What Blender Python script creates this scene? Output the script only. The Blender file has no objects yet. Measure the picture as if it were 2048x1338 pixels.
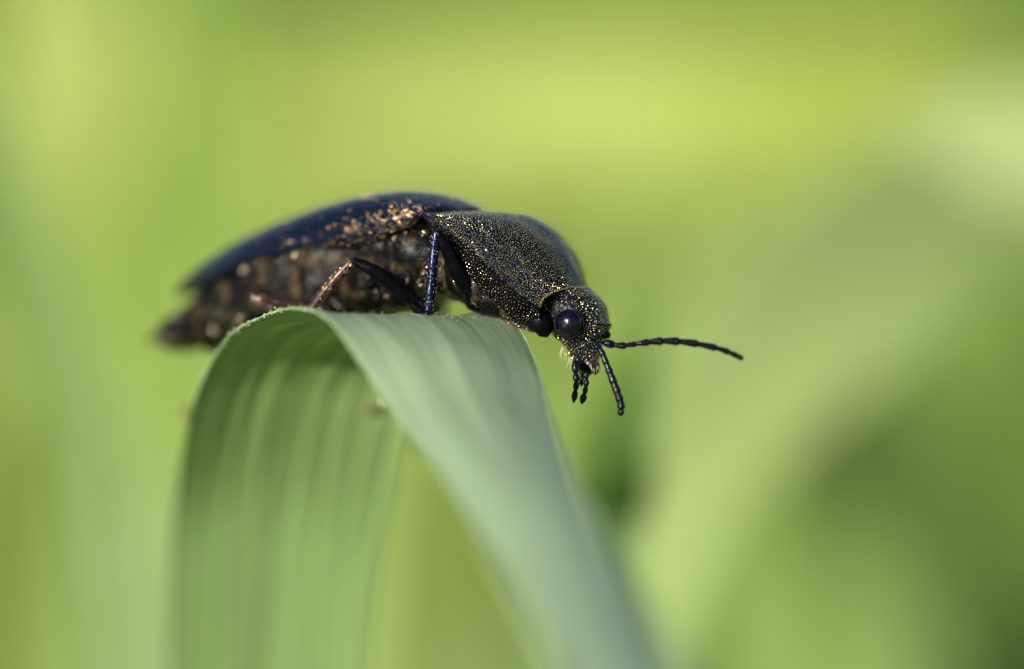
import bpy, math, random
import numpy as np
from mathutils import Vector, Matrix, noise as mnoise

random.seed(7)
rng = np.random.default_rng(7)
C = bpy.context.scene.collection
sc = bpy.context.scene

# ------------------------------------------------------------------ units, camera, sky, sun, exposure
# Lengths below are written in millimetres; one Blender unit is one centimetre.
S = 0.1
sc.unit_settings.system = 'METRIC'
sc.unit_settings.scale_length = 0.01
D = 150.0                 # lens to the plane of focus, mm
H = 350.0                 # height of the plane of focus over the ground, mm
PITCH = math.radians(14)  # the camera looks down a little
PPM = 60.0                # picture scale in the plane of focus (2048 px wide photograph)
FW = np.array([0, math.cos(PITCH), -math.sin(PITCH)])
UP = np.array([0, math.sin(PITCH), math.cos(PITCH)])
RT = np.array([1.0, 0, 0])
FOCUS = np.array([0, 0, H])
EYE = FOCUS - FW * D

cam_data = bpy.data.cameras.new('camera')
cam = bpy.data.objects.new('camera', cam_data)
C.objects.link(cam)
cam.location = Vector(EYE * S)
cam.rotation_euler = (math.pi / 2 - PITCH, 0, 0)
cam_data.sensor_width = 36
cam_data.lens = 36 * D / (2048 / PPM)
cam_data.clip_start = 0.5
cam_data.clip_end = 100000
cam_data.dof.use_dof = True
cam_data.dof.focus_distance = D * S
APERTURE_R = 6.0          # mm
cam_data.dof.aperture_fstop = 1e-3 * cam_data.lens / (2 * APERTURE_R * S)
cam_data.dof.aperture_blades = 0
sc.camera = cam

sun_vec = Vector((-0.53, -0.70, 0.42)).normalized()      # towards the sun
elev = math.asin(sun_vec.z)
rot = math.atan2(sun_vec.x, sun_vec.y)
world = bpy.data.worlds.new('World')
sc.world = world
world.use_nodes = True
wn = world.node_tree.nodes
bg = wn['Background']
sky = wn.new('ShaderNodeTexSky')
sky.sky_type = 'NISHITA'
sky.sun_disc = False
sky.sun_elevation = elev
sky.sun_rotation = rot
sky.air_density = 1.0
sky.dust_density = 0.6
world.node_tree.links.new(sky.outputs[0], bg.inputs[0])
bg.inputs[1].default_value = 0.068

sun_data = bpy.data.lights.new('sun', 'SUN')
sun_data.energy = 5.0
sun_data.angle = math.radians(0.53)
sun_data.color = (1.0, 0.95, 0.87)
sun = bpy.data.objects.new('sun', sun_data)
C.objects.link(sun)
sun.rotation_euler = sun_vec.to_track_quat('Z', 'Y').to_euler()
sun.location = Vector((0, 0, 200))

sc.view_settings.view_transform = 'Standard'
sc.view_settings.look = 'None'
sc.view_settings.gamma = 1
sc.view_settings.use_curve_mapping = False
sc.view_settings.exposure = 1.08
sc.cycles.use_denoising = True
sc.cycles.max_bounces = 8
sc.cycles.sample_clamp_indirect = 6

# ------------------------------------------------------------------ helpers
def W(px, py, d):
    """point of the photograph at d mm behind (+) or before (-) the plane of focus, in world mm"""
    k = (D + d) / D
    return EYE + FW * (D + d) + (RT * (px - 1024) / PPM + UP * (669 - py) / PPM) * k

def tag(o, label=None, cat=None, group=None, kind=None):
    if label: o['label'] = label
    if cat: o['category'] = cat
    if group: o['group'] = group
    if kind: o['kind'] = kind
    return o

def empty(name, loc=(0, 0, 0), rot=None):
    o = bpy.data.objects.new(name, None)
    C.objects.link(o)
    o.empty_display_size = 0.2
    M = Matrix.Translation(Vector(np.asarray(loc) * S))
    if rot is not None: M = M @ rot.to_4x4()
    o.matrix_world = M
    return o

def mesh_obj(name, verts, faces, mat, parent=None, uv=None, smooth=True, attrs=None):
    me = bpy.data.meshes.new(name)
    v = np.asarray(verts, dtype=float) * S
    me.from_pydata(v.tolist(), [], faces)
    if smooth:
        me.polygons.foreach_set('use_smooth', [True] * len(me.polygons))
    if uv is not None:
        layer = me.uv_layers.new(name='UVMap')
        idx = np.zeros(len(me.loops), dtype=int)
        me.loops.foreach_get('vertex_index', idx)
        layer.data.foreach_set('uv', np.asarray(uv, dtype=float)[idx].ravel())
    if attrs:
        for k, a in attrs.items():
            at = me.attributes.new(k, 'FLOAT', 'POINT')
            at.data.foreach_set('value', np.asarray(a, dtype=float))
    me.update()
    if isinstance(mat, (list, tuple)):
        for m in mat: me.materials.append(m)
    elif mat: me.materials.append(mat)
    o = bpy.data.objects.new(name, me)
    C.objects.link(o)
    if parent is not None: o.parent = parent
    return o

def spline(pts, n):
    """Catmull-Rom through pts (any dimension), n samples"""
    P = np.asarray(pts, dtype=float)
    m = len(P)
    P = np.vstack([2 * P[0] - P[1], P, 2 * P[-1] - P[-2]])
    out = []
    for q in np.linspace(0, m - 1, n):
        i = min(int(q), m - 2); t = q - i
        a, b, c, d = P[i], P[i + 1], P[i + 2], P[i + 3]
        out.append(0.5 * (2 * b + (c - a) * t + (2 * a - 5 * b + 4 * c - d) * t * t + (3 * b - a - 3 * c + d) * t ** 3))
    return np.array(out)

def grid_faces(nu, nv, close_v=False, base=0, flip=False):
    f = []
    for i in range(nu - 1):
        for j in range(nv if close_v else nv - 1):
            a = base + i * nv + j; b = base + i * nv + (j + 1) % nv
            c = base + (i + 1) * nv + (j + 1) % nv; d = base + (i + 1) * nv + j
            f.append((a, d, c, b) if flip else (a, b, c, d))
    return f

def nrm(v):
    return v / (np.linalg.norm(v) + 1e-12)

def fbm(p, sc_=1.0, oct_=3):
    return mnoise.fractal(Vector((p[0] * sc_, p[1] * sc_, p[2] * sc_)), 1.0, 2.0, oct_)

def tube_geo(path, radii, seg=12, n=None, flat=1.0, rough=0.0, cap=True, base=0):
    """tapered tube through path (k,3); returns verts, faces"""
    if n:
        pr = spline(np.hstack([np.asarray(path, float), np.asarray(radii, float)[:, None]]), n)
        path, radii = pr[:, :3], np.maximum(pr[:, 3], 1e-3)
    path = np.asarray(path, float); radii = np.asarray(radii, float)
    k = len(path); vs = []
    ref = np.array([0.31, 0.2, 0.93])
    for i in range(k):
        t = nrm(path[min(i + 1, k - 1)] - path[max(i - 1, 0)])
        a = nrm(np.cross(t, ref)); b = np.cross(t, a)
        for j in range(seg):
            th = 2 * math.pi * j / seg
            q = path[i] + radii[i] * (a * math.cos(th) + b * math.sin(th) * flat)
            if rough: q = q + nrm(q - path[i]) * rough * fbm(q, 3.0)
            vs.append(q)
    fs = grid_faces(k, seg, True, base)
    if cap:
        t0 = nrm(path[0] - path[1]); t1 = nrm(path[-1] - path[-2])
        vs.append(path[0] + t0 * radii[0] * 0.55); vs.append(path[-1] + t1 * radii[-1] * 0.55)
        c0 = base + k * seg; c1 = c0 + 1
        for j in range(seg):
            fs.append((base + (j + 1) % seg, base + j, c0))
            fs.append((base + (k - 1) * seg + j, base + (k - 1) * seg + (j + 1) % seg, c1))
    return vs, fs

def tube(name, path, radii, mat, parent=None, **kw):
    v, f = tube_geo(path, radii, **kw)
    return mesh_obj(name, v, f, mat, parent)

def ball_geo(c, r, nu=10, nv=14, base=0, rough=0):
    vs = []; r = np.broadcast_to(np.asarray(r, float), (3,))
    for i in range(nu + 1):
        ph = math.pi * i / nu
        for j in range(nv):
            th = 2 * math.pi * j / nv
            u = np.array([math.sin(ph) * math.cos(th), math.sin(ph) * math.sin(th), math.cos(ph)])
            q = u * r * (1 + (rough * fbm(u + np.asarray(c), 2.0) if rough else 0))
            vs.append(np.asarray(c, float) + q)
    return vs, grid_faces(nu + 1, nv, True, base, flip=False)

# ------------------------------------------------------------------ materials
def mat_new(name):
    m = bpy.data.materials.new(name)
    m.use_nodes = True
    nt = m.node_tree
    b = nt.nodes['Principled BSDF']
    return m, nt, b

def N(nt, kind, **kw):
    n = nt.nodes.new(kind)
    for k, v in kw.items(): setattr(n, k, v)
    return n

def ramp(nt, src, stops):
    r = N(nt, 'ShaderNodeValToRGB')
    e = r.color_ramp.elements
    e[0].position, e[0].color = stops[0][0], (*stops[0][1], 1)
    e[1].position, e[1].color = stops[-1][0], (*stops[-1][1], 1)
    for p, c in stops[1:-1]:
        x = e.new(p); x.color = (*c, 1)
    nt.links.new(src, r.inputs[0])
    return r

def leaf_mat(name, upper, lower, veins=26, rough=0.45, spec=0.2, trans=0.3, streak=0.35, streak_low=None, bump=0.25):
    """grass blade: parallel veins along the blade (v), two faces with colours of their own, light let through"""
    m, nt, b = mat_new(name)
    L = nt.links.new
    tc = N(nt, 'ShaderNodeTexCoord')
    mp = N(nt, 'ShaderNodeMapping'); mp.inputs['Scale'].default_value = (veins, 0.9, 1)
    L(tc.outputs['UV'], mp.inputs[0])
    n1 = N(nt, 'ShaderNodeTexNoise'); n1.inputs['Scale'].default_value = 1.0; n1.inputs['Detail'].default_value = 3
    L(mp.outputs[0], n1.inputs['Vector'])
    wv = N(nt, 'ShaderNodeTexWave'); wv.wave_type = 'BANDS'; wv.bands_direction = 'X'
    wv.inputs['Scale'].default_value = veins * 0.16; wv.inputs['Distortion'].default_value = 0.6
    wv.inputs['Detail'].default_value = 1
    L(tc.outputs['UV'], wv.inputs['Vector'])
    n2 = N(nt, 'ShaderNodeTexNoise'); n2.inputs['Scale'].default_value = 0.8; n2.inputs['Detail'].default_value = 4
    L(tc.outputs['Object'], n2.inputs['Vector'])
    mixv = N(nt, 'ShaderNodeMath', operation='ADD')
    s1 = N(nt, 'ShaderNodeMath', operation='MULTIPLY'); s1.inputs[1].default_value = 0.75
    s2 = N(nt, 'ShaderNodeMath', operation='MULTIPLY'); s2.inputs[1].default_value = 0.25
    s1.inputs[1].default_value, s2.inputs[1].default_value = 0.88, 0.12
    L(n1.outputs[0], s1.inputs[0]); L(wv.outputs['Fac'], s2.inputs[0])
    L(s1.outputs[0], mixv.inputs[0]); L(s2.outputs[0], mixv.inputs[1])
    geo = N(nt, 'ShaderNodeNewGeometry')
    cols = []
    for c, sk in ((upper, streak), (lower, streak_low or streak)):
        lo = tuple(x * (1 - sk) for x in c); hi = tuple(x * (1 + sk) for x in c)
        r = ramp(nt, mixv.outputs[0], [(0.3, lo), (0.5, c), (0.72, hi)])
        cols.append(r)
    mx = N(nt, 'ShaderNodeMix', data_type='RGBA')
    L(geo.outputs['Backfacing'], mx.inputs['Factor'])
    L(cols[0].outputs[0], mx.inputs[6]); L(cols[1].outputs[0], mx.inputs[7])
    hsv = N(nt, 'ShaderNodeHueSaturation')
    vv = N(nt, 'ShaderNodeMapRange'); vv.inputs[3].default_value = 0.85; vv.inputs[4].default_value = 1.15
    L(n2.outputs[0], vv.inputs[0]); L(vv.outputs[0], hsv.inputs['Value'])
    L(mx.outputs[2], hsv.inputs['Color'])
    L(hsv.outputs[0], b.inputs['Base Color'])
    b.inputs['Roughness'].default_value = rough
    b.inputs['Specular IOR Level'].default_value = spec
    bp = N(nt, 'ShaderNodeBump'); bp.inputs['Strength'].default_value = bump; bp.inputs['Distance'].default_value = 0.01
    L(mixv.outputs[0], bp.inputs['Height']); L(bp.outputs[0], b.inputs['Normal'])
    tr = N(nt, 'ShaderNodeBsdfTranslucent')
    th = N(nt, 'ShaderNodeHueSaturation'); th.inputs['Saturation'].default_value = 1.25; th.inputs['Value'].default_value = 1.3
    th.inputs['Hue'].default_value = 0.485
    L(hsv.outputs[0], th.inputs['Color']); L(th.outputs[0], tr.inputs['Color'])
    ms = N(nt, 'ShaderNodeMixShader'); ms.inputs[0].default_value = trans
    L(b.outputs[0], ms.inputs[1]); L(tr.outputs[0], ms.inputs[2])
    L(ms.outputs[0], nt.nodes['Material Output'].inputs['Surface'])
    return m

def chitin(name, base, rough=0.3, metallic=0.0, spec=0.5, dots=0.0, bump=0.3, vary=0.3, coat=0.0, tint2=None, noise_scale=25, stops=(0.44, 0.64)):
    """beetle cuticle: fine punctures and a faint mottling"""
    m, nt, b = mat_new(name)
    L = nt.links.new
    tc = N(nt, 'ShaderNodeTexCoord')
    n = N(nt, 'ShaderNodeTexNoise'); n.inputs['Scale'].default_value = noise_scale; n.inputs['Detail'].default_value = 5
    L(tc.outputs['Object'], n.inputs['Vector'])
    c2 = tint2 or tuple(x * (1 + vary) for x in base)
    r = ramp(nt, n.outputs[0], [(stops[0], tuple(x * (1 - vary) for x in base)), (stops[1], c2)])
    L(r.outputs[0], b.inputs['Base Color'])
    b.inputs['Metallic'].default_value = metallic
    b.inputs['Roughness'].default_value = rough
    b.inputs['Specular IOR Level'].default_value = spec
    b.inputs['Coat Weight'].default_value = coat
    b.inputs['Coat Roughness'].default_value = 0.12
    v = N(nt, 'ShaderNodeTexVoronoi'); v.inputs['Scale'].default_value = dots or 90
    L(tc.outputs['Object'], v.inputs['Vector'])
    mr = N(nt, 'ShaderNodeMapRange'); mr.inputs[1].default_value = 0.05; mr.inputs[2].default_value = 0.45
    L(v.outputs['Distance'], mr.inputs[0])
    bp = N(nt, 'ShaderNodeBump'); bp.inputs['Strength'].default_value = bump; bp.inputs['Distance'].default_value = 0.004
    L(mr.outputs[0], bp.inputs['Height']); L(bp.outputs[0], b.inputs['Normal'])
    return m

def plain(name, base, rough=0.4, metallic=0.0, spec=0.5, vary=0.3, scale=40, trans=0.0):
    m, nt, b = mat_new(name)
    tc = N(nt, 'ShaderNodeTexCoord')
    n = N(nt, 'ShaderNodeTexNoise'); n.inputs['Scale'].default_value = scale
    nt.links.new(tc.outputs['Object'], n.inputs['Vector'])
    r = ramp(nt, n.outputs[0], [(0.35, tuple(x * (1 - vary) for x in base)), (0.65, tuple(x * (1 + vary) for x in base))])
    nt.links.new(r.outputs[0], b.inputs['Base Color'])
    b.inputs['Roughness'].default_value = rough
    b.inputs['Metallic'].default_value = metallic
    b.inputs['Specular IOR Level'].default_value = spec
    b.inputs['Transmission Weight'].default_value = trans
    return m

def glint(name, cols, rough=0.35, metallic=0.7):
    """tiny bristles, every one with a colour of its own"""
    m, nt, b = mat_new(name)
    g = N(nt, 'ShaderNodeNewGeometry')
    r = ramp(nt, g.outputs['Random Per Island'], [(k / (len(cols) - 1), c) for k, c in enumerate(cols)])
    nt.links.new(r.outputs[0], b.inputs['Base Color'])
    b.inputs['Roughness'].default_value = rough
    b.inputs['Metallic'].default_value = metallic
    return m

M_ELY = chitin('blue_black_elytron', (0.002, 0.004, 0.011), rough=0.18, metallic=0.15, spec=0.20, bump=0.12, vary=0.2)
M_PRO = chitin('bronze_black_pronotum', (0.0022, 0.005, 0.017), rough=0.14, metallic=0.40, spec=0.08, dots=130, bump=0.8, vary=0.4, tint2=(0.010, 0.012, 0.020))
M_HEAD = chitin('bronze_black_head', (0.005, 0.006, 0.011), rough=0.26, metallic=0.3, spec=0.25, dots=140, bump=0.9, vary=0.4)
M_LOBE = chitin('black_cuticle', (0.002, 0.002, 0.003), rough=0.4, spec=0.03, bump=0.1)
M_LEG = chitin('blue_violet_leg', (0.002, 0.004, 0.026), rough=0.24, metallic=0.4, spec=0.2, dots=140, bump=0.4, vary=0.35)
M_BRONZE = chitin('bronze_leg', (0.034, 0.018, 0.013), rough=0.3, metallic=0.5, spec=0.3, dots=140, bump=0.4, vary=0.4)
M_FEMUR = chitin('black_leg', (0.002, 0.002, 0.003), rough=0.30, metallic=0.0, spec=0.04, dots=120, bump=0.3)
M_BELLY = chitin('bronze_brown_belly', (0.003, 0.0025, 0.002), rough=0.40, metallic=0.1, spec=0.12, dots=110, bump=1.0, vary=0.5, tint2=(0.058, 0.037, 0.017), noise_scale=11, stops=(0.52, 0.70))  # noise paints shaded hollows black and lit patches brown
M_EYE = chitin('violet_black_eye', (0.002, 0.0015, 0.007), rough=0.18, spec=0.28, dots=240, bump=0.12, vary=0.2)
M_ANT = chitin('black_antenna', (0.002, 0.002, 0.004), rough=0.3, metallic=0.0, spec=0.2, dots=180, bump=0.3)
M_GOLD = glint('golden_hair_glint', [(0.85, 0.62, 0.20), (0.75, 0.70, 0.28), (0.80, 0.48, 0.24), (0.60, 0.66, 0.36), (0.95, 0.88, 0.62)], rough=0.37, metallic=0.90)
M_COPPER = glint('coppery_hair', [(0.62, 0.36, 0.18), (0.70, 0.46, 0.14), (0.55, 0.32, 0.26), (0.40, 0.34, 0.45)], rough=0.3, metallic=0.8)
M_GREY = glint('grey_gold_hair', [(0.30, 0.24, 0.18), (0.52, 0.38, 0.20), (0.45, 0.40, 0.36), (0.26, 0.23, 0.10)], rough=0.3, metallic=0.85)
M_PALE = plain('pale_bristle', (0.55, 0.50, 0.30), rough=0.4, vary=0.2)
M_SPINE = plain('dark_spine', (0.05, 0.05, 0.08), rough=0.3, metallic=0.3)
M_RUST = plain('rusty_labrum', (0.020, 0.008, 0.005), rough=0.35, vary=0.4)

M_MAIN = leaf_mat('folded_blade', (0.180, 0.242, 0.142), (0.150, 0.226, 0.080), veins=30, rough=0.45, spec=0.55, trans=0.22, streak=0.12, streak_low=0.42)
M_MARGIN = plain('pale_blade_margin', (0.17, 0.24, 0.09), rough=0.5, vary=0.3, scale=30)

# ------------------------------------------------------------------ ground and far grass
def ground_mat():
    m, nt, b = mat_new('meadow_soil')
    L = nt.links.new
    tc = N(nt, 'ShaderNodeTexCoord')
    n = N(nt, 'ShaderNodeTexNoise'); n.inputs['Scale'].default_value = 0.05; n.inputs['Detail'].default_value = 6
    L(tc.outputs['Object'], n.inputs['Vector'])
    r = ramp(nt, n.outputs[0], [(0.35, (0.075, 0.10, 0.022)), (0.5, (0.13, 0.18, 0.035)), (0.65, (0.18, 0.24, 0.05))])
    L(r.outputs[0], b.inputs['Base Color']); b.inputs['Roughness'].default_value = 0.9
    b.inputs['Specular IOR Level'].default_value = 0.1
    return m

gv, gf = [], []
rings = [0, 300, 700, 1500, 4000, 12000, 40000, 150000, 600000]
nseg = 48
for r in rings:
    for j in range(nseg):
        th = 2 * math.pi * j / nseg
        x, y = r * math.cos(th), 600 + r * math.sin(th)
        z = 0 if r < 100 else 6 * fbm((x * 0.002, y * 0.002, 0)) + (r / 150000) ** 2 * 900 * (0.5 + fbm((th * 2, 0, 3)))
        gv.append((x, y, z))
ground = mesh_obj('ground', gv, grid_faces(len(rings), nseg, True, flip=True), ground_mat())
tag(ground, 'green meadow ground far out of focus', None, None, 'structure')

def grass_mat():
    m, nt, b = mat_new('meadow_grass')
    L = nt.links.new
    at = N(nt, 'ShaderNodeAttribute'); at.attribute_name = 'tone'
    r = ramp(nt, at.outputs['Fac'], [(0.0, (0.085, 0.13, 0.03)), (0.5, (0.16, 0.22, 0.04)), (1.0, (0.26, 0.32, 0.07))])
    L(r.outputs[0], b.inputs['Base Color']); b.inputs['Roughness'].default_value = 0.5
    b.inputs['Specular IOR Level'].default_value = 0.3
    tr = N(nt, 'ShaderNodeBsdfTranslucent'); L(r.outputs[0], tr.inputs['Color'])
    ms = N(nt, 'ShaderNodeMixShader'); ms.inputs[0].default_value = 0.4
    L(b.outputs[0], ms.inputs[1]); L(tr.outputs[0], ms.inputs[2])
    L(ms.outputs[0], nt.nodes['Material Output'].inputs['Surface'])
    return m

vs, fs, tone = [], [], []
for i in range(26000):
    y = 450 + 6500 * rng.random() ** 1.6
    hw = 90 + 0.26 * (y + 150)
    x = rng.uniform(-hw, hw)
    h = rng.uniform(60, 150); w = rng.uniform(2.5, 5.0) * (1 + y / 4000); an = rng.uniform(0, 6.28)
    lean = rng.uniform(0.1, 0.7) * h; la = rng.uniform(0, 6.28)
    dx, dy = math.cos(an) * w, math.sin(an) * w
    lx, ly = math.cos(la) * lean, math.sin(la) * lean
    tn = min(1, max(0, 0.5 + 1.1 * fbm((x * 0.004, y * 0.003, 5)) + rng.normal() * 0.12))
    b0 = len(vs)
    for t, k in ((0, 1), (0.5, 0.85), (0.82, 0.5)):
        q = np.array([x + lx * t * t, y + ly * t * t, h * t * (1 - 0.25 * t * lean / h)])
        vs += [q - (dx * k, dy * k, 0), q + (dx * k, dy * k, 0)]
    vs.append(np.array([x + lx, y + ly, h * (1 - 0.25 * lean / h)]))
    fs += [(b0, b0 + 1, b0 + 3, b0 + 2), (b0 + 2, b0 + 3, b0 + 5, b0 + 4), (b0 + 4, b0 + 5, b0 + 6)]
    tone += [tn] * 7
grass = mesh_obj('meadow_grass', vs, fs, grass_mat(), attrs={'tone': tone})
tag(grass, 'blurred sunlit meadow grass far behind the beetle', None, None, 'stuff')

# ------------------------------------------------------------------ blades behind the beetle
SUNV = np.array(sun_vec)
def blade(name, pts, mat, label, cat='leaf', face=None, root=True, fold=0.10, n=40, group=None, nv=7):
    """a leaf blade; pts rows are (px, py, depth mm, full width px)"""
    P = []
    for (px, py, d, w) in pts:
        P.append(np.hstack([W(px, py, d), [w / PPM * (D + d) / D]]))
    P = np.array(P)
    Q = spline(P, n)
    if root:                                   # carry the lower end down to the ground
        q = Q[0].copy(); dn = nrm(q[:3] - Q[2, :3]); h = q[2] + 2.0
        rows = []
        for t in np.linspace(1, 0, 12, endpoint=False):
            out_ = dn * (h * 0.45) * (t - 0.5 * t * t) * (1 - 0.35 * t)
            p = np.array([q[0] + out_[0], q[1] + out_[1] + 4 * t, q[2] - h * t])
            rows.append(np.hstack([p, [q[3] * (1 - 0.55 * t ** 0.7)]]))
        Q = np.vstack([rows, Q])
    n = len(Q)
    Q[:, 3] = np.maximum(Q[:, 3], 0.15)
    f = SUNV * 0.5 - FW * 0.8 if face is None else np.asarray(face, float)
    V, UVs = [], []
    for i in range(n):
        t = nrm(Q[min(i + 2, n - 1), :3] - Q[max(i - 2, 0), :3])
        wd = nrm(np.cross(t, f)); nn = nrm(np.cross(wd, t))
        for j in range(nv):
            u = j / (nv - 1) - 0.5
            V.append(Q[i, :3] + wd * u * Q[i, 3] + nn * (fold * Q[i, 3] * (abs(u) * 2 - 0.5)))
            UVs.append((j / (nv - 1), i / (n - 1) * 3))
    plant = empty(name, Q[0, :3])
    tag(plant, label, cat, group)
    V = np.array(V) - Q[0, :3]; Q[:, :3] -= Q[0, :3].copy()
    o = mesh_obj('leaf' if cat == 'leaf' else 'stalk', V, grid_faces(n, nv), mat, plant, uv=UVs)
    rib = tube_geo([q[:3] - nrm(f) * (-0.0) + nrm(f) * (-fold * q[3] * 0.5) for q in Q[::3]], [max(0.05, q[3] * 0.035) for q in Q[::3]], seg=6)
    mesh_obj('midrib', rib[0], rib[1], mat, o, uv=[(0.5, 0.5)] * len(rib[0]))
    return plant

M_PALEB = leaf_mat('pale_blade', (0.232, 0.302, 0.106), (0.232, 0.302, 0.106), veins=14, trans=0.3, streak=0.12)
M_MIDB = leaf_mat('mid_green_blade', (0.14, 0.21, 0.04), (0.14, 0.21, 0.04), veins=14, trans=0.35, streak=0.12)
M_LIME = leaf_mat('lime_blade', (0.255, 0.312, 0.060), (0.255, 0.312, 0.060), veins=14, trans=0.4, streak=0.10)
M_CREAM = leaf_mat('cream_green_blade', (0.222, 0.270, 0.070), (0.222, 0.270, 0.070), veins=14, trans=0.35, streak=0.10)
M_DARK = leaf_mat('dark_green_blade', (0.058, 0.098, 0.017), (0.058, 0.098, 0.017), veins=14, trans=0.25, streak=0.15)
M_DARKO = leaf_mat('deep_olive_blade', (0.082, 0.120, 0.020), (0.082, 0.120, 0.020), veins=14, trans=0.25, streak=0.15)
M_GRASSY = leaf_mat('grass_green_blade', (0.118, 0.178, 0.036), (0.118, 0.178, 0.036), veins=14, trans=0.3, streak=0.12)
M_SHOOT = leaf_mat('deep_green_shoot', (0.035, 0.072, 0.012), (0.035, 0.072, 0.012), veins=14, spec=0.08, trans=0.15, streak=0.15)  # dark leaf green, with the shade on the leaf put into the colour
M_PALEL = leaf_mat('soft_pale_blade', (0.120, 0.178, 0.052), (0.120, 0.178, 0.052), veins=14, trans=0.3, streak=0.12)
M_PALER = leaf_mat('pale_cream_blade', (0.38, 0.44, 0.19), (0.38, 0.44, 0.19), veins=14, trans=0.3, streak=0.12)  # extra pale, to brighten the dim end of the slanting blade
M_OLIVE = leaf_mat('olive_blade', (0.150, 0.215, 0.042), (0.150, 0.215, 0.042), veins=14, trans=0.3, streak=0.12)

blade('grass_plant', [(1300, 1330, 56, 60), (1340, 1090, 59, 170), (1430, 860, 63, 330), (1630, 600, 70, 430), (1910, 390, 80, 330), (2260, 240, 90, 230), (2600, 130, 96, 30)],
      M_PALEB, 'broad pale blade slanting up to the right behind the antenna')
blade('grass_plant', [(290, 1500, 26, 300), (265, 1200, 28, 270), (225, 960, 30, 230), (140, 720, 34, 150), (60, 480, 40, 110), (-20, 250, 46, 80), (-90, 40, 50, 15)],
      M_PALEL, 'pale blade leaning left beside the folded leaf')
blade('grass_plant', [(1215, 1300, 138, 100), (1262, 900, 139, 110), (1300, 640, 140, 120), (1318, 440, 142, 90), (1326, 300, 143, 8)],
      M_MIDB, 'narrow yellow green blade standing behind the antenna base')
blade('grass_shoot', [(1212, 1150, 32, 50), (1230, 1015, 32, 140), (1246, 900, 33, 130), (1268, 780, 34, 80), (1290, 690, 36, 30), (1305, 610, 38, 8)],
      M_SHOOT, 'dark green shoot below the antennae, darkened for the shade on it', cat='shoot')
blade('grass_plant', [(520, 640, 80, 40), (470, 520, 84, 130), (425, 350, 88, 150), (405, 120, 92, 150), (400, -120, 98, 140), (400, -300, 100, 20)],
      M_MIDB, 'mid green blade upright at upper left behind the beetle')
blade('grass_plant', [(90, 520, 110, 40), (110, 400, 114, 220), (130, 220, 118, 360), (110, 0, 122, 260), (80, -260, 128, 30)],
      M_CREAM, 'broad cream green leaf filling the upper left corner')
blade('grass_plant', [(420, 310, 220, 60), (650, 250, 215, 200), (1000, 225, 210, 260), (1400, 225, 205, 320), (1800, 230, 205, 330), (2200, 260, 205, 280), (2500, 330, 205, 30)],
      M_LIME, 'bright lime leaf standing in for a sunlit band of meadow')  # bright colour carries the sunlight on a band of far grass
blade('grass_plant', [(2120, 1600, 120, 420), (2090, 1250, 125, 420), (2080, 980, 130, 380), (2090, 720, 136, 280), (2110, 480, 142, 60)],
      M_DARK, 'dark green blade at the lower right edge')
blade('grass_plant', [(-40, 1500, 70, 300), (0, 1200, 74, 280), (30, 950, 78, 220), (40, 760, 82, 40)],
      M_DARKO, 'olive green blade in the lower left corner')
blade('grass_plant', [(900, 1500, 70, 260), (905, 1250, 72, 240), (900, 950, 76, 200), (890, 700, 80, 60)],
      M_DARKO, 'olive blade between the two arms of the folded leaf')
blade('grass_stalk', [(1080, 1330, 14, 9), (960, 1110, 12, 9), (880, 960, 10, 8), (815, 865, 9, 6)],
      M_LIME, 'thin pale grass stem crossing behind the folded leaf', cat='grass stalk', fold=0.3)
blade('grass_plant', [(2450, 470, 64, 260), (2180, 330, 62, 250), (1990, 275, 60, 220), (1790, 240, 58, 20)],
      M_PALER, 'pale cream green leaf tip added to brighten the right edge')  # leaf added where the slanting blade came out too dim
blade('grass_plant', [(2120, 330, 170, 60), (2110, 180, 172, 220), (2080, 20, 175, 300), (2050, -150, 178, 300), (2000, -350, 180, 60)],
      M_DARK, 'dark leaf in the top right corner')
blade('grass_plant', [(300, -40, 250, 100), (520, -40, 250, 240), (900, -50, 250, 260), (1300, -60, 250, 260), (1700, -70, 250, 160)],
      M_DARKO, 'olive leaf along the top edge of the view')

BACKDROP = [([(-100, 1700, 150, 500), (60, 1200, 155, 640), (150, 850, 160, 640), (200, 560, 165, 440), (220, 360, 170, 60)], M_MIDB, 'very broad mid green backdrop leaf far behind at the left'),
         ([(700, 1700, 230, 600), (690, 1250, 235, 700), (680, 900, 240, 640), (660, 650, 245, 420), (640, 440, 250, 60)], M_OLIVE, 'very broad olive backdrop leaf far behind the folded leaf'),
         ([(1250, 1700, 232, 600), (1260, 1250, 237, 700), (1280, 900, 242, 640), (1300, 600, 247, 480), (1330, 380, 252, 60)], M_MIDB, 'very broad mid green backdrop leaf far behind the antennae'),
         ([(1850, 1750, 185, 800), (1800, 1300, 190, 900), (1800, 950, 195, 820), (1830, 650, 200, 560), (1850, 420, 205, 60)], M_GRASSY, 'very broad grass green backdrop leaf far behind at the lower right')]
for row, m_, lab_ in BACKDROP:  # added backdrop leaves, covering the blade shadows on the grass
    blade('grass_plant', row, m_, lab_, fold=0.06)

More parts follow.
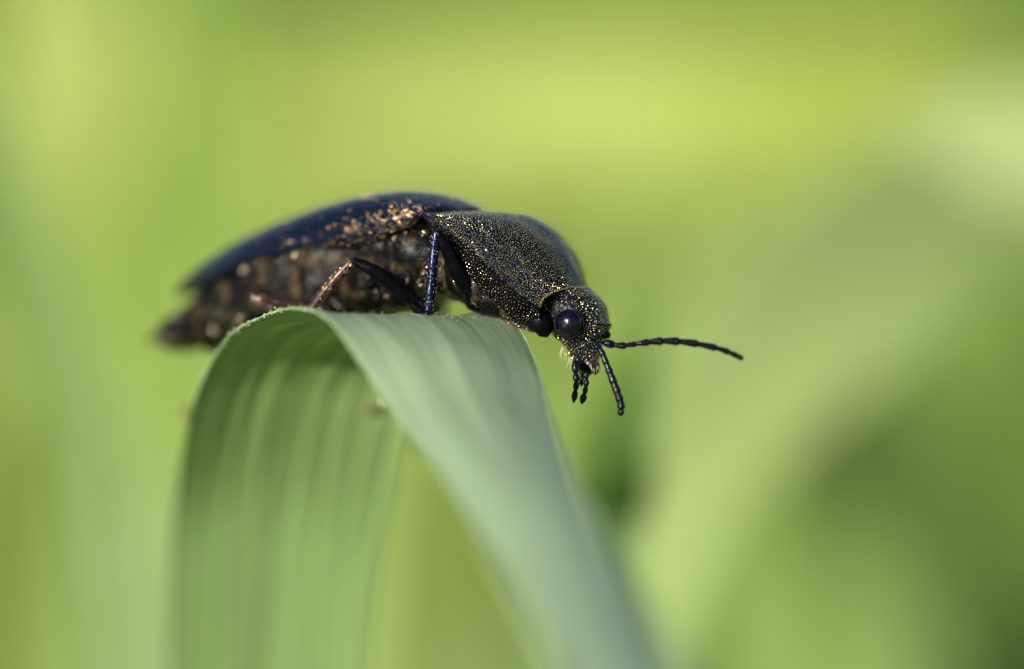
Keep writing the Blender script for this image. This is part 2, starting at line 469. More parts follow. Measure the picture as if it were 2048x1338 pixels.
# ------------------------------------------------------------------ the folded leaf the beetle stands on
LM = [(335, 1500, 18), (340, 1200, 14.2), (352, 1000, 11.2), (385, 810, 6), (450, 682, 2.5), (525, 632, 0), (600, 615, -2), (660, 640, -3.5),
      (720, 725, -4.5), (795, 835, -6), (900, 975, -10.5), (1005, 1140, -18), (1090, 1320, -28), (1150, 1460, -36)]
RM = [(725, 1500, 18), (748, 1200, 14.2), (775, 1050, 11.8), (815, 860, 8), (865, 735, 7), (925, 655, 5), (985, 622, 3), (1032, 650, 1),
      (1075, 730, -2), (1103, 830, -5.5), (1155, 970, -12), (1235, 1120, -19.5), (1350, 1320, -29), (1430, 1460, -37)]
L3 = spline([W(*p) for p in LM], 120)
R3 = spline([W(*p) for p in RM], 120)
def carry(E, other):
    a = E[0]; dn = nrm(E[0] - E[3]); lo_ = []
    m0 = (E[0] + other[0]) / 2
    for t in np.linspace(1, 0, 14, endpoint=False):
        base_ = m0 + (a - m0) * (1 - 0.6 * t)
        lo_.append(np.array([base_[0], base_[1] + 6 * t, a[2] - (a[2] + 2) * t]))
    m1 = (E[-1] + other[-1]) / 2; d1 = nrm((E[-1] - E[-6]) + (other[-1] - other[-6])); hi_ = []
    for t in np.linspace(0, 1, 15)[1:]:
        c_ = m1 + d1 * 30 * t - np.array([0, 0, 9.0]) * t * t
        hi_.append(c_ + (E[-1] - m1) * (1 - t) ** 0.8)
    return np.vstack([lo_, E, hi_])
L3, R3 = carry(L3, R3), carry(R3, L3)
NL = len(L3)
NV = 61
ribu = np.sort(np.concatenate([[0, 1], rng.random(22)])); riby = rng.uniform(-1, 1, 24)
V, UVs = [], []
for k_ in range(NL):
    i = min(119, max(0, k_ - 14))
    w = R3[k_] - L3[k_]
    tg = nrm((L3[min(k_ + 1, NL - 1)] + R3[min(k_ + 1, NL - 1)]) - (L3[max(k_ - 1, 0)] + R3[max(k_ - 1, 0)]))
    nn = nrm(np.cross(nrm(w), tg))           # outer (upper) side of the arch
    for j in range(NV):
        u = j / (NV - 1)
        bl = min(1, max(0, (i - 46) / 22)); dip = float(np.interp(i, [0, 30, 42, 48, 54, 72, 119], [-0.5, -0.5, 0.05, 0.50, 0.42, -0.5, -0.8])) * math.sin(math.pi * u)
        ribs = (1 - 0.65 * bl) * (0.07 * float(np.interp(u, ribu, riby)) + 0.012 * math.sin(u * 2 * math.pi * 29 + math.sin(i * 0.05)))
        wob = 0.10 * fbm((u * 3, i * 0.04, 1.0))
        V.append(L3[k_] + w * u + nn * (dip + ribs + wob) * min(1, np.linalg.norm(w) / 3))
        UVs.append((u, k_ / 119 * 4))
Vf = np.array(V)
plant = empty('grass_plant', Vf[0])
folded = mesh_obj('leaf', Vf - Vf[0], grid_faces(NL, NV, flip=True), M_MAIN, plant, uv=UVs)
tag(plant, 'glaucous green blade folded over in an arch under the beetle', 'leaf')
for side in (0, NV - 1):
    ed = np.array([Vf[i * NV + side] for i in range(NL)])
    v, f = tube_geo(ed - Vf[0], [0.03 + 0.008 * math.sin(i * 2.1) for i in range(NL)], seg=6)
    mesh_obj('leaf_margin', v, f, M_MARGIN, folded)

# water drops and grit along the margin and the crest
vs, fs = [], []
def add_ball(c, r, nu=5, nv=8, rough=0):
    v, f = ball_geo(c, r, nu, nv, base=len(vs), rough=rough)
    vs.extend(v); fs.extend(f)
for i in range(28, 60):
    for k in range(4):
        p = Vf[(i + 14) * NV] + rng.normal(size=3) * 0.05
        add_ball(p, rng.uniform(0.012, 0.03), 4, 6)
for i in range(48, 66):
    for k in range(7):
        p = Vf[(i + 14) * NV + rng.integers(6, NV - 2)] + rng.normal(size=3) * 0.05 + UP * 0.04
        add_ball(p, rng.uniform(0.008, 0.018), 4, 6)
M_DROP = plain('pale_bloom', (0.34, 0.40, 0.33), rough=0.3, vary=0.1)
tag(mesh_obj('leaf_bloom', vs, fs, M_DROP), 'fine pale grains along the crest and margin of the folded leaf', None, None, 'stuff')

# a dry scrap with a bead on it, and a speck at the margin
M_HUSK = plain('brown_husk', (0.10, 0.065, 0.03), rough=0.6, vary=0.4)
hc = W(742, 816, 7.2)
husk = tube('husk', [hc - RT * 0.40 - UP * 0.10, hc - RT * 0.15 - UP * 0.02, hc + RT * 0.15 + UP * 0.03, hc + RT * 0.42 + UP * 0.16],
            [0.05, 0.13, 0.12, 0.05], M_HUSK, n=14, rough=0.04, flat=0.6)
tag(husk, 'small dry brown husk on the inside of the folded leaf', 'husk')
v, f = ball_geo(W(765, 804, 5.0), (0.085, 0.085, 0.13), 10, 14)
bead = mesh_obj('seed_bead', v, f, plain('pale_seed', (0.45, 0.43, 0.34), rough=0.15, vary=0.2))
tag(bead, 'tiny shiny pale bead at the end of the husk', 'bead')
sp = W(371, 820, 8.5)
speck = tube('husk', [sp - UP * 0.35, sp - RT * 0.06, sp + UP * 0.3 + RT * 0.05], [0.05, 0.13, 0.05], M_HUSK, n=10, rough=0.03)
tag(speck, 'tiny brown speck on the left margin of the folded leaf', 'husk')

# ------------------------------------------------------------------ the beetle
AL = math.radians(30)
O0 = W(945, 600, 2.8)
fwd = RT * math.cos(AL) - FW * math.sin(AL)
rgt = -RT * math.sin(AL) - FW * math.cos(AL)
Rm = Matrix(np.column_stack([fwd, -rgt, UP]).tolist())
beetle = empty('beetle', O0, Rm)
tag(beetle, 'bronze and blue black beetle standing on the folded leaf, head down', 'beetle')
RI = np.column_stack([fwd, -rgt, UP]).T

def LP(px, py, b):
    """photograph point on the plane b mm to the beetle's right -> beetle coordinates"""
    v = np.array([px - 1024, 669 - py]) / PPM
    ray = nrm(FW * D + RT * v[0] + UP * v[1])
    t = (b - np.dot(EYE - O0, rgt)) / np.dot(ray, rgt)
    return RI @ (EYE + ray * t - O0)

def LD(px, py, d):
    """photograph point at depth d -> beetle coordinates"""
    return RI @ (W(px, py, d) - O0)

def hair(name, obj_mesh_pts, normals, back, mat, parent, length, width, tilt, jitter=0.3, tv=(0.4, 1.6)):
    """short recumbent bristles, one four-sided sliver each"""
    v, f = [], []
    for p, n, bk in zip(obj_mesh_pts, normals, back):
        bk = nrm(bk + rng.normal(size=3) * jitter); bk = nrm(bk - n * np.dot(bk, n))
        sd = np.cross(n, bk)
        l = length * rng.uniform(0.6, 1.3); w = width * rng.uniform(0.7, 1.3)
        a = tilt * rng.uniform(*tv)
        tipp = p + bk * l * math.cos(a) + n * l * math.sin(a)
        mid = p + (tipp - p) * 0.45 + n * w * 0.5
        k = len(v)
        v += [p, mid + sd * w * 0.5, mid - sd * w * 0.5, tipp, mid + n * w * 0.35]
        f += [(k, k + 1, k + 4), (k, k + 4, k + 2), (k + 1, k + 3, k + 4), (k + 4, k + 3, k + 2)]
    o = mesh_obj(name, v, f, mat, parent, smooth=False)
    o['kind'] = 'stuff'
    return o

def sample_grid(V, nu, nv, count, weight=None, close=False):
    """random points with normals on a grid surface; along = direction of falling u index"""
    G = np.asarray(V)[:nu * nv].reshape(nu, nv, 3)
    A = G[:-1, :-1]; B = G[1:, :-1]; Cc = G[:-1, 1:]
    ar = np.linalg.norm(np.cross(B - A, Cc - A), axis=2)
    if weight is not None: ar = ar * weight(np.linspace(0, 1, nu - 1)[:, None], np.linspace(0, 1, nv - 1)[None, :])
    pr = (ar / ar.sum()).ravel()
    idx = rng.choice(len(pr), count, p=pr)
    I, J = np.divmod(idx, nv - 1)
    s = rng.random((count, 1)); t = rng.random((count, 1))
    P = G[I, J] * (1 - s) * (1 - t) + G[I + 1, J] * s * (1 - t) + G[I, J + 1] * (1 - s) * t + G[I + 1, J + 1] * s * t
    du = G[I + 1, J] - G[I, J]; dv = G[I, J + 1] - G[I, J]
    n = np.cross(du, dv); n /= np.linalg.norm(n, axis=1)[:, None] + 1e-12
    return P, n, du / (np.linalg.norm(du, axis=1)[:, None] + 1e-12), (I / (nu - 1), J / (nv - 1))

def thin(P, *rest, r):
    """keep points at least r apart (cell hashing)"""
    keep, cells = [], {}
    for i, p in enumerate(P):
        c = tuple(np.floor(p / r).astype(int)); ok = True
        for dx in (-1, 0, 1):
            for dy in (-1, 0, 1):
                for dz in (-1, 0, 1):
                    for q in cells.get((c[0] + dx, c[1] + dy, c[2] + dz), ()):
                        if np.dot(P[q] - p, P[q] - p) < r * r: ok = False
        if ok:
            cells.setdefault(c, []).append(i); keep.append(i)
    return [P[keep]] + [x[keep] for x in rest]

def flip_out(P, n, centre):
    s = np.sign(np.sum((P - centre) * n, axis=1)); s[s == 0] = 1
    return n * s[:, None]

# --- trunk: one continuous body, from under the pronotum to the tip of the abdomen
ST = [((1092, 648), (1085, 600), 1.15), ((1062, 652), (1050, 560), 1.65), ((1015, 645), (1010, 520), 2.0), ((975, 622), (970, 485), 2.15),
      ((930, 602), (930, 460), 2.2), ((880, 602), (880, 432), 2.3), ((830, 620), (830, 418), 2.35), ((760, 640), (760, 425), 2.42),
      ((680, 664), (680, 445), 2.48), ((600, 682), (600, 470), 2.42), ((520, 694), (520, 522), 2.1), ((440, 700), (440, 572), 1.65),
      ((385, 700), (385, 612), 1.2), ((340, 695), (340, 645), 0.8), ((312, 690), (312, 664), 0.5), ((298, 684), (298, 672), 0.12)]
rows = []
for bt, tp, hw in ST:
    b_, t_ = LP(*bt, 0), LP(*tp, 0)
    rows.append([(b_[0] + t_[0]) / 2, t_[2], b_[2], hw])
rows = spline(rows, 110)
NB = 56
BV = []
for i, (a, t, bo, hw) in enumerate(rows):
    u = i / 109
    seg = 0.0
    if a < -3.6:                                         # five overlapping sternites
        q = (-a - 3.6) / 1.75
        fr = q - math.floor(q)
        seg = 0.30 * (fr ** 0.6) - 0.22
        if fr < 0.10: seg = 0.08 - 0.36 * (1 - fr / 0.10) ** 0.5
    elif a < -0.4:
        seg = -0.20 * math.exp(-((a + 1.9) / 0.12) ** 2) - 0.18 * math.exp(-((a + 3.3) / 0.15) ** 2)
    zc = bo + (t - bo) * 0.55
    for j in range(NB):
        th = 2 * math.pi * j / NB
        cy, cz = math.cos(th), math.sin(th)
        e = 0.8
        y = math.copysign(abs(cy) ** e, cy) * hw
        z = math.copysign(abs(cz) ** e, cz)
        z = zc + (z * (t - zc) if z > 0 else z * (zc - bo))
        p = np.array([a, y, z])
        out = nrm(np.array([0, cy, cz]))
        p = p + out * (seg * min(1, hw) + 0.14 * fbm(p, 1.3) * min(1, hw) + 0.022 * fbm(p, 6.0))
        BV.append(p)
body_f = grid_faces(110, NB, True)
body_f += [tuple(range(NB - 1, -1, -1)), tuple(range(109 * NB, 110 * NB))]
body = mesh_obj('body', BV, body_f, M_BELLY, beetle)
P, n, du, _ = sample_grid(BV, 110, NB, 14000)
ctr = np.column_stack([P[:, 0], np.zeros(len(P)), np.full(len(P), -0.2)])
n = flip_out(P, n, ctr)
keep = np.array([fbm(p, 1.1) > (-0.05 if -3.3 < p[0] < 0.2 else 0.18) for p in P])  # denser hair brightens the thorax where a lit patch belongs
hair('hair', P[keep], n[keep], du[keep], M_GREY, body, 0.09, 0.024, 0.30)

# --- elytra
EM = [(952, 428), (925, 408), (888, 391), (840, 383), (780, 386), (700, 402), (600, 436), (520, 470), (440, 513), (388, 550), (352, 584)]
EE = [(858, 424, 2.0), (832, 432, 2.4), (795, 447, 2.55), (745, 466, 2.62), (690, 481, 2.66), (625, 492, 2.62), (560, 505, 2.5), (490, 527, 2.25), (430, 555, 1.75), (388, 576, 1.05), (352, 590, 0.12)]
NU, NW = 90, 66
em = spline([np.append(LP(*p, 0), 0) for p in EM], NU)
ee = spline([np.append(LP(*p), 0) for p in EE], NU)
def elytron(sign):
    V, UVs = [], []
    for i in range(NU):
        m_, e_ = em[i], ee[i]
        for j in range(NW):
            th = (j / (NW - 1)) * math.pi / 2 * 1.0
            k = 1 - math.cos(th)
            a = m_[0] + (e_[0] - m_[0]) * math.sin(th) ** 2
            b = -e_[1] * math.sin(th) ** 0.95 if j else 0.0
            c = m_[2] + (e_[2] - m_[2]) * k ** 1.05
            stri = 0.040 * abs(math.sin(j / (NW - 1) * math.pi * 8)) ** 0.7 * min(1, i / 8)
            p = np.array([a, -sign * (b + 0.012), c])
            o = nrm(np.array([0, -sign * math.sin(th), math.cos(th)]))
            V.append(p + o * (stri + 0.015 * fbm(p, 2.0)))
            UVs.append((j / (NW - 1), i / (NU - 1)))
    for i in range(NU):                                  # the turned-under rim
        q = np.array(V[i * NW + NW - 1])
        V.append(q + np.array([0, sign * 0.26, -0.05])); UVs.append((1, i / (NU - 1)))
    F = grid_faces(NU, NW, flip=(sign > 0))
    base = NU * NW
    for i in range(NU - 1):
        q = (i * NW + NW - 1, base + i, base + i + 1, (i + 1) * NW + NW - 1)
        F.append(q if sign < 0 else q[::-1])
    o = mesh_obj('elytron', V, F, M_ELY, beetle, uv=UVs)
    sm = o.modifiers.new('thickness', 'SOLIDIFY'); sm.thickness = 0.07 * S; sm.offset = -1
    return o, V
ely_r, EV = elytron(1)
ely_l, EVL = elytron(-1)
ely_l['label'] = 'far wing case, mostly hidden behind the near one'
# epipleuron strip below the near wing case
ev = []
for i in range(4, 48):
    q = np.array(EV[i * NW + NW - 1])
    w = 0.24 * math.sin(min(1, (i - 3) / 12) * math.pi / 2) * (1 - max(0, (i - 34) / 14))
    ev += [q + np.array([0, 0.02, -0.02]), q + np.array([0, -0.03, -0.02 - w * 0.5]), q + np.array([0, 0.10, -0.02 - w])]
epi = mesh_obj('epipleuron', ev, grid_faces(44, 3), M_BELLY, ely_r)
P, n, du, uvp = sample_grid(EV, NU, NW, 170, weight=lambda u, v: np.exp(-((u - 0.12) / 0.16) ** 2) * (0.04 + v ** 4))
n = flip_out(P, n, np.array([-4, 0, -1.5]))
hair('hair', P, n, du, M_COPPER, ely_r, 0.08, 0.03, 0.5)
P, n, du, uvp = sample_grid(EVL, NU, NW, 260, weight=lambda u, v: np.exp(-u * 3.0) * (1.0 - v) ** 2)
n = flip_out(P, n, np.array([-4, 0, -1.5]))
hair('hair', P, n, du, M_GREY, ely_l, 0.09, 0.03, 0.6)
P, n, du, uvp = sample_grid(EV, NU, NW, 160, weight=lambda u, v: np.exp(-((v - 0.02) / 0.15) ** 2) + 0.03)
n = flip_out(P, n, np.array([-4, 0, -1.5]))
hair('hair', P, n, du, M_GREY, ely_r, 0.12, 0.02, 0.9)
P3 = np.array(ev).reshape(44, 3, 3)
P, n, du, _ = sample_grid(np.array(ev), 44, 3, 90)
n = flip_out(P, n, np.array([-3, 0, -0.5]))
hair('hair', P, n, du, M_COPPER, epi, 0.07, 0.03, 0.4)

# shining grains of pollen on the shoulder
vs, fs = [], []
P, n, du, uvp = sample_grid(EV, NU, NW, 150, weight=lambda u, v: np.exp(-((u - 0.16) / 0.13) ** 2) * np.exp(-((v - 0.84) / 0.13) ** 2) + 0.2 * np.exp(-((u - 0.40) / 0.12) ** 2) * np.exp(-((v - 0.93) / 0.07) ** 2) + np.exp(-((u - 0.3) / 0.3) ** 2) * 0.03)
n = flip_out(P, n, np.array([-4, 0, -1.5]))
for p, q in zip(P, n):
    v, f = ball_geo(p + q * 0.03, rng.uniform(0.018, 0.042), 6, 8, base=len(vs), rough=0.15); vs += v; fs += f
M_POLLEN = glint('amber_grain', [(0.80, 0.45, 0.14), (0.85, 0.62, 0.22), (0.70, 0.36, 0.24), (0.75, 0.66, 0.55)], rough=0.2, metallic=1.0)
o = mesh_obj('pollen', vs, fs, M_POLLEN, None)
o.matrix_world = beetle.matrix_world.copy()
tag(o, 'amber grains glinting on the front of the near wing case', None, None, 'stuff')

# --- pronotum
PM = [(950, 435), (972, 425), (1008, 423), (1048, 433), (1083, 456), (1113, 489), (1136, 532), (1150, 562), (1155, 578)]
PE = [(842, 422, 2.42), (868, 438, 2.40), (900, 462, 2.45), (925, 484, 2.5), (950, 504, 2.55), (975, 528, 2.55), (1005, 557, 2.45), (1038, 586, 2.15), (1078, 614, 1.65)]
NU2, NW2 = 80, 60
pm = spline([LP(*p, 0) for p in PM], NU2)
pe = spline([LP(*p) for p in PE], NU2)
PV, UVs = [], []
for i in range(NU2):
    s = i / (NU2 - 1)
    for j in range(-NW2, NW2 + 1):
        th = j / NW2 * math.pi / 2
        m_, e_ = pm[i], pe[i].copy()
        sg = 1 if j >= 0 else -1
        st = abs(math.sin(th)); k = 1 - math.cos(th) ** 0.72
        full = 1.0 + 0.20 * math.sin(2 * abs(th)) * math.sin(math.pi * min(1, s * 1.1))
        p = np.array([m_[0] + (e_[0] - m_[0]) * st ** 2.2, e_[1] * sg * st ** 0.92 * full, m_[2] + (e_[2] - m_[2]) * k])
        o = nrm(np.array([0.25, sg * -st, math.cos(th)]))
        bump_ = 0.05 * fbm(p, 0.8)
        rim = 0.05 * math.exp(-((abs(th) - math.pi / 2) / 0.05) ** 2) + 0.05 * math.exp(-((1 - s) / 0.02) ** 2)
        PV.append(p + o * (bump_ + rim)); UVs.append(((j + NW2) / (2 * NW2), s))
NT = 2 * NW2 + 1
pro = mesh_obj('pronotum', PV, grid_faces(NU2, NT), M_PRO, beetle, uv=UVs)
sm = pro.modifiers.new('thickness', 'SOLIDIFY'); sm.thickness = 0.12 * S; sm.offset = -1
P, n, du, uvp = sample_grid(PV, NU2, NT, 42000, weight=lambda u, v: np.where(v < 0.45, 0.25, 1.0) * (1 - 0.85 * np.exp(-((v - 0.47) / 0.035) ** 2) * np.exp(-((u - 0.45) / 0.3) ** 2)))
n = flip_out(P, n, np.array([2.0, 0, -0.6]))
P, n, du = thin(P, n, du, r=0.068)
kp = np.where(P[:, 1] > 0.25, 0.30, 1.0) * (1 - 0.75 * np.exp(-((P[:, 1] - 0.15) / 0.40) ** 2) * np.clip((P[:, 0] - 0.4) / 0.5, 0, 1))  # fewer slivers on crest and far side, darkening them as shade would
kp = rng.random(len(P)) < kp
P, n, du = P[kp], n[kp], du[kp]
hair('hair', P, n, du, M_GOLD, pro, 0.048, 0.034, 0.20, jitter=0.20, tv=(0.75, 1.25))  # gold slivers stand in for glints on the puncture rims
# row of golden hairs on the front margin
fm = np.array(PV).reshape(NU2, NT, 3)[-1]
q = spline(fm, 240)
hair('fringe', q + np.array([0.03, 0, 0.01]), np.tile(nrm(np.array([0.5, 0, 0.8])), (240, 1)), np.tile(np.array([0.7, 0, -0.7]), (240, 1)), M_GOLD, pro, 0.10, 0.03, 0.3)
# scutellum between the wing cases
v, f = ball_geo(LP(935, 418, 0.0), (0.45, 0.36, 0.10), 8, 14)
mesh_obj('scutellum', v, f, M_PRO, beetle)

# --- under the pronotum: smooth flank and the lobe behind the head
flank = []
low = spline([LP(868, 462, 2.1), LP(905, 530, 2.0), LP(940, 590, 1.8), LP(985, 622, 1.6), LP(1035, 648, 1.4), LP(1085, 655, 1.15)], 40)
pe40 = spline([LP(*p) for p in PE], 40)
for i in range(40):
    for k in range(12):
        t = k / 11
        p = pe40[i] * (1 - t) + low[i] * t
        p = p + np.array([0, 0.12 - 0.34 * math.sin(math.pi * t) * 0.5, 0.0])
        flank.append(p + np.array([0, 0.03 * fbm(p, 3), 0]))
fl = mesh_obj('hypomeron', flank, grid_faces(40, 12), M_LOBE, beetle)
P, n, du, _ = sample_grid(flank, 40, 12, 5000)
n = flip_out(P, n, np.array([2, 0, 0]))
P, n, du = thin(P, n, du, r=0.092)
hair('hair', P, n, du, M_GOLD, fl, 0.045, 0.024, 0.3)
v, f = tube_geo([LD(1060, 622, 0.6), LD(1082, 645, 0.3), LD(1092, 668, 0.3)], [0.38, 0.42, 0.24], seg=20, n=16)
lobe = mesh_obj('prosternal_lobe', v, f, M_LOBE, beetle)
# coarse hair on the breast below
bv = spline([LD(945, 596, 1.0), LD(985, 618, 0.8), LD(1015, 638, 0.7), LD(1045, 652, 0.6), LD(1078, 660, 0.6)], 700)
brk = [(0.11 + 0.05 * fbm(p, 2.5)) for p in bv[::28]]
v, f = tube_geo(bv[::28], brk, seg=12, rough=0.05)
breast = mesh_obj('prosternum', v, f, M_BELLY, beetle)
off = rng.normal(size=(700, 3)); off /= np.linalg.norm(off, axis=1)[:, None]
hair('hair', bv + off * 0.12, off, np.tile(np.array([-0.6, 0, -0.3]), (700, 1)), M_GREY, breast, 0.07, 0.026, 0.4)

# --- head
hh = nrm(np.array([0.45, 0, -0.89])); hn = np.array([0.89, 0, 0.45]); hr = np.array([0, -1.0, 0])
HC = LD(1158, 640, 1.0)
RING = [(-1.25, -0.35, 0.6, 0.55), (-1.0, -0.22, 0.98, 0.80), (-0.6, -0.10, 1.14, 0.92), (-0.2, 0.0, 1.12, 0.96), (0.2, 0.02, 1.02, 0.92), (0.55, 0.0, 0.86, 0.82),
        (0.85, -0.10, 0.70, 0.66), (1.15, -0.24, 0.56, 0.50), (1.42, -0.35, 0.46, 0.40), (1.62, -0.42, 0.38, 0.32), (1.78, -0.46, 0.22, 0.20), (1.82, -0.46, 0.05, 0.05)]
rr = spline(RING, 70)
NH = 44
HV = []
for i, (t, o_, hb, hd) in enumerate(rr):
    for j in range(NH):
        th = 2 * math.pi * j / NH
        cy, cz = math.cos(th), math.sin(th)
        p = HC + hh * t + hn * (o_ + hd * math.copysign(abs(cz) ** 0.85, cz)) + hr * (hb * math.copysign(abs(cy) ** 0.85, cy))
        o = nrm(hn * cz + hr * cy)
        k = min(1, hb)
        bump_ = 0.06 * fbm(p, 1.6) * k + 0.03 * fbm(p, 4.5) * k
        # ridge above the antenna sockets, dent in front of it
        if cz > 0: bump_ += 0.10 * math.exp(-((t - 0.62) / 0.10) ** 2) * cz - 0.12 * math.exp(-((t - 0.88) / 0.12) ** 2) * cz
        HV.append(p + o * bump_)
HF = grid_faces(70, NH, True) + [tuple(range(NH - 1, -1, -1)), tuple(range(69 * NH, 70 * NH))]
head = mesh_obj('head', HV, HF, M_HEAD, beetle)
P, n, du, uvp = sample_grid(HV, 70, NH, 6500)
cc = HC + hh * ((P - HC) @ hh)[:, None]
n = flip_out(P, n, cc)
P, n, du = thin(P, n, du, r=0.07)
hair('hair', P, n, du, M_GOLD, head, 0.065, 0.028, 0.35, jitter=0.6)
EC = LD(1138, 646, -0.08)
for sgn, c in ((1, EC), (-1, np.array([EC[0], -EC[1], EC[2]]))):
    v, f = ball_geo(c, (0.47, 0.40, 0.47), 24, 36)
    e = mesh_obj('eye', v, f, M_EYE, head)
# socket rim around the near eye
out = nrm(np.array([0.25, -1.0, 0.15])); t1 = nrm(np.cross(out, np.array([0, 0, 1.0]))); t2 = np.cross(out, t1)
rimp = [EC + out * -0.06 + (t1 * math.cos(a) + t2 * math.sin(a)) * 0.50 for a in np.linspace(0, 2 * math.pi, 40)]
v, f = tube_geo(rimp, [0.05] * 40, seg=8, cap=False)
mesh_obj('eye_rim', v, f, M_LOBE, head)
# clypeus and labrum
v, f = ball_geo(HC + hh * 1.55 + hn * -0.20 + hr * 0.05, (0.24, 0.34, 0.26), 10, 16, rough=0.2)
lab = mesh_obj('labrum', v, f, M_RUST, head)
for sgn in (1, -1):
    q = HC + hh * 1.35 + hn * -0.35 + hr * (0.33 * sgn)
    tube('mandible', [q, q + hh * 0.3 + hr * 0.05 * sgn, q + hh * 0.5 - hr * 0.15 * sgn], [0.17, 0.15, 0.05], M_LOBE, head, n=12, seg=12)
    tube('antennal_socket', [HC + hh * 0.78 + hn * 0.42 + hr * 0.34 * sgn, HC + hh * 0.86 + hn * 0.62 + hr * 0.40 * sgn], [0.17, 0.13], M_HEAD, head, seg=14)
# pale bristles under the chin and at the mouth
vs, fs = [], []
def bristle(p, d_, l, r=0.0055):
    side = nrm(np.cross(d_, np.array([0.3, 0.9, 0.2])))
    pts = [p, p + d_ * l * 0.5 + side * l * 0.08, p + d_ * l + side * l * rng.uniform(-0.1, 0.35)]
    v, f = tube_geo(pts, [r, r * 0.8, r * 0.3], seg=5, n=6, base=len(vs)); vs.extend(v); fs.extend(f)
dn = nrm(RI @ (-UP * 1.0 - RT * 0.25))
for k in range(14):
    t = rng.random(); p = LD(1124 + 26 * t, 692 + 40 * t, rng.uniform(0.0, 0.5))
    bristle(p, nrm(dn + rng.normal(size=3) * 0.25), rng.uniform(0.25, 0.55))
for k in range(6):
    p = LD(rng.uniform(1178, 1196), rng.uniform(725, 742), rng.uniform(0, 0.5))
    bristle(p, nrm(RI @ (-UP + RT * 0.2) + rng.normal(size=3) * 0.3), rng.uniform(0.15, 0.32))
o = mesh_obj('bristles', vs, fs, M_PALE, head); o['kind'] = 'stuff'

# --- antennae (scape, then separate segments)
def antenna(path, radii, nseg, mat=M_ANT, label=None, neck=0.84):
    Q = spline(np.hstack([np.array([LD(*p) for p in path]), np.array(radii)[:, None]]), nseg * 12 + 1)
    root = None
    for k in range(nseg):
        q = Q[k * 12:(k + 1) * 12 + 1]
        x = np.linspace(0, 1, 13)
        prof = neck + (1.12 - neck) * x ** 1.2 - 0.20 * np.maximum(0, (x - 0.8) / 0.2) ** 2
        if k == nseg - 1: prof = np.array([0.62, 0.75, 0.85, 0.93, 0.98, 1, 1.02, 1.0, 0.98, 0.92, 0.82, 0.62, 0.25])
        if k == 0: prof = 0.75 + 0.55 * np.sin(x * math.pi) ** 0.8
        v, f = tube_geo(q[:, :3], q[:, 3] * prof, seg=12, flat=0.85)
        if root is None:
            root = mesh_obj('antenna', v, f, M_LEG, beetle)
            if label: root['label'] = label
        else:
            mesh_obj('antenna_segment', v, f, mat, root)
        hp = q[rng.integers(1, 12, 3)]
        if k == 0: allh = []
        for h_ in hp:
            d_ = nrm(rng.normal(size=3)); allh.append((h_[:3] + d_ * h_[3] * 0.9, d_))
    ts = np.tile(Q[-1, :3] - Q[0, :3], (len(allh), 1))
    hair('hair', np.array([a for a, b in allh]), np.array([b for a, b in allh]), ts, M_SPINE, root, 0.07, 0.02, 0.4)
    return root
antenna([(1192, 690, -0.35), (1203, 704, -0.45), (1213, 728, -0.5), (1224, 756, -0.55), (1235, 786, -0.6), (1242, 810, -0.6), (1241, 832, -0.6)],
        [0.12, 0.125, 0.13, 0.15, 0.155, 0.15, 0.12], 9, neck=0.90, label='near antenna, curving down past the mouth')
antenna([(1206, 685, 0.7), (1238, 691, 0.7), (1265, 689, 0.75), (1300, 684, 0.85), (1340, 682, 0.95), (1390, 687, 1.1), (1440, 698, 1.3), (1468, 709, 1.45), (1487, 718, 1.55)],
        [0.11, 0.15, 0.115, 0.15, 0.165, 0.155, 0.135, 0.125, 0.10], 11, neck=0.66, label='far antenna, stretched out to the right')

# --- palps
def palp(path, radii, nseg):
    Q = spline(np.hstack([np.array([LD(*p) for p in path]), np.array(radii)[:, None]]), nseg * 10 + 1)
    root = None
    for k in range(nseg):
        q = Q[k * 10:(k + 1) * 10 + 1]
        x = np.linspace(0, 1, 11)
        prof = 0.6 + 0.6 * np.sin(x * math.pi * 0.85)
        if k == nseg - 1: prof = 0.55 + 0.85 * np.sin(x ** 0.8 * math.pi) - 0.35 * x
        v, f = tube_geo(q[:, :3], np.maximum(0.02, q[:, 3] * prof), seg=10)
        if root is None: root = mesh_obj('palp', v, f, M_ANT, beetle)
        else: mesh_obj('palp_segment', v, f, M_ANT, root)
palp([(1150, 722, 0.0), (1151, 745, -0.1), (1153, 762, -0.15), (1151, 780, -0.2), (1147, 806, -0.2)], [0.12, 0.10, 0.10, 0.08, 0.10], 4)
palp([(1170, 742, 0.2), (1173, 757, 0.15), (1172, 772, 0.15), (1169, 787, 0.1), (1163, 808, 0.1)], [0.09, 0.08, 0.08, 0.08, 0.12], 4)
palp([(1163, 735, 0.6), (1164, 750, 0.6), (1163, 762, 0.6), (1163, 773, 0.6)], [0.08, 0.07, 0.08, 0.06], 3)

# --- legs: coxa and femur are the leg mesh, tibia and tarsus its pieces
def spines(parent, path, rad, count, mat, l=0.12):
    Q = spline(np.array(path), 60)
    pts, ns, dr = [], [], []
    for k in range(count):
        i = rng.integers(2, 58); t = nrm(Q[i + 1] - Q[i - 1])
        d_ = rng.normal(size=3); d_ = nrm(d_ - t * np.dot(d_, t))
        pts.append(Q[i] + d_ * rad * 0.92); ns.append(d_); dr.append(t)
    hair('spines', np.array(pts), np.array(ns), np.array(dr), mat, parent, l * 0.6, 0.016, 0.4, jitter=0.2)

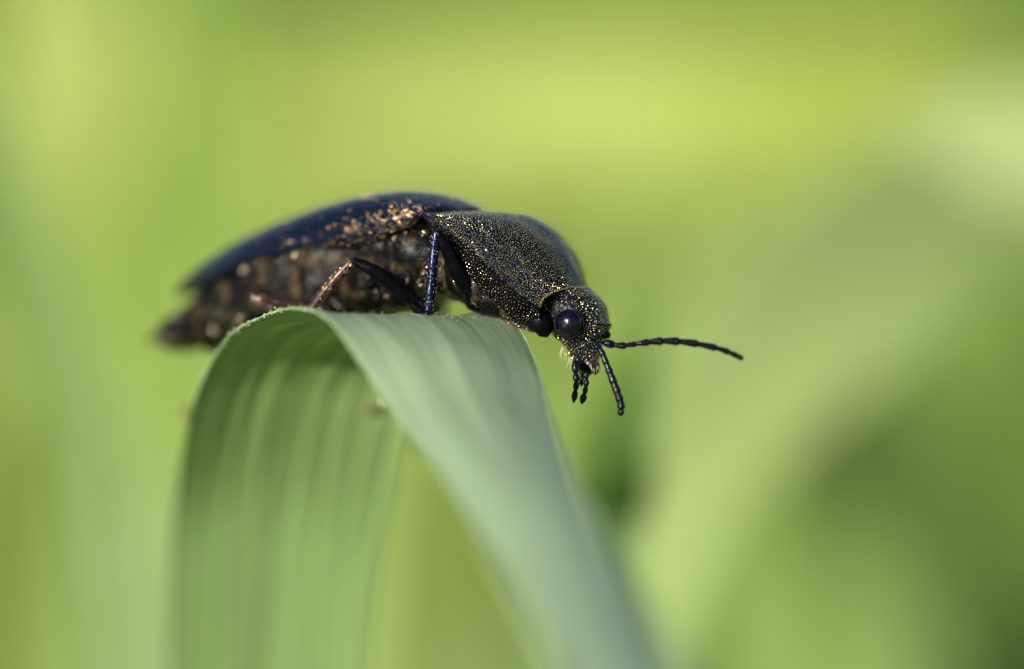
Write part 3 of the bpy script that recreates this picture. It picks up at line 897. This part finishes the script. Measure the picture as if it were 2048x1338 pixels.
def leg(fem, fr, tib, tr_, tar, label=None, mf=M_FEMUR, mt=M_LEG, sm_=M_PALE, mir=False, spn=120):
    def cv(p):
        q = LD(*p) if not mir else np.array(p, float)
        return q
    F_ = [cv(p) for p in fem]; T_ = [cv(p) for p in tib]; A_ = [cv(p) for p in tar]
    v, f = tube_geo(F_, fr, seg=18, n=26, rough=0.02)
    v2, f2 = ball_geo(F_[0], (0.42, 0.36, 0.34), 10, 16, base=len(v), rough=0.1)
    o = mesh_obj('leg', v + v2, f + f2, mf, beetle)
    if label: o['label'] = label
    ti = tube('tibia', T_, tr_, mt, o, seg=16, n=30, rough=0.012)
    spines(ti, T_, max(tr_) * 0.95, spn, sm_)
    nA = len(A_)
    vv, ff = [], []
    for k in range(nA - 1):                      # tarsomeres
        a, b = A_[k], A_[k + 1]
        v, f = tube_geo([a, a * 0.4 + b * 0.6, b], [0.065, 0.10, 0.075] if k < nA - 2 else [0.06, 0.07, 0.03], seg=10, n=8, base=len(vv)); vv += v; ff += f
    mesh_obj('tarsus', vv, ff, M_FEMUR, o)
    return o
leg([(955, 604, 0.9), (925, 560, 0.5), (895, 500, 0.15), (874, 464, 0.0)], [0.26, 0.29, 0.24, 0.15],
    [(873, 462, -0.02), (868, 500, -0.05), (864, 550, -0.08), (859, 600, -0.1), (857, 622, -0.1)], [0.14, 0.155, 0.165, 0.17, 0.15],
    [(858, 623, -0.1), (850, 628, 0.0), (840, 622, 0.2), (830, 613, 0.45), (820, 602, 0.7)], 'near front leg with a deep blue shin', spn=80)
leg([(845, 614, 1.25), (800, 580, 1.0), (745, 540, 0.8), (706, 522, 0.8)], [0.22, 0.25, 0.22, 0.15],
    [(706, 521, 0.75), (680, 548, 0.8), (648, 585, 0.9), (618, 624, 1.0)], [0.15, 0.18, 0.17, 0.14],
    [(618, 624, 1.0), (600, 632, 1.4), (585, 634, 1.8), (570, 636, 2.2)], 'near middle leg with a coppery shin', sm_=M_COPPER, mt=M_BRONZE, spn=420)
leg([(640, 622, 3.0), (585, 612, 2.7), (540, 600, 2.5), (505, 588, 2.5)], [0.26, 0.24, 0.19, 0.15],
    [(504, 590, 2.45), (525, 606, 2.3), (552, 622, 2.1), (575, 632, 3.0)], [0.13, 0.14, 0.13, 0.11],
    [(575, 632, 3.0), (590, 634, 3.4), (604, 634, 3.8)], 'near hind leg folded back with a glinting knee', sm_=M_COPPER, mt=M_BRONZE, mf=M_BRONZE, spn=300)
# far side legs reach down to the leaf behind the body
for (a0, ln) in ((0.6, 0.4), (-2.4, -0.6), (-5.2, -1.6)):
    leg([(a0, 1.0, -0.3), (a0 + ln * 0.5, 2.0, -0.1), (a0 + ln, 3.0, 0.35)], [0.3, 0.28, 0.16],
        [(a0 + ln, 3.02, 0.35), (a0 + ln * 1.2, 3.3, -0.3), (a0 + ln * 1.5, 3.5, -0.95)], [0.13, 0.14, 0.11],
        [(a0 + ln * 1.5, 3.5, -0.95), (a0 + ln * 1.9, 3.7, -1.0), (a0 + ln * 2.3, 3.9, -1.0)], mir=True, spn=60)
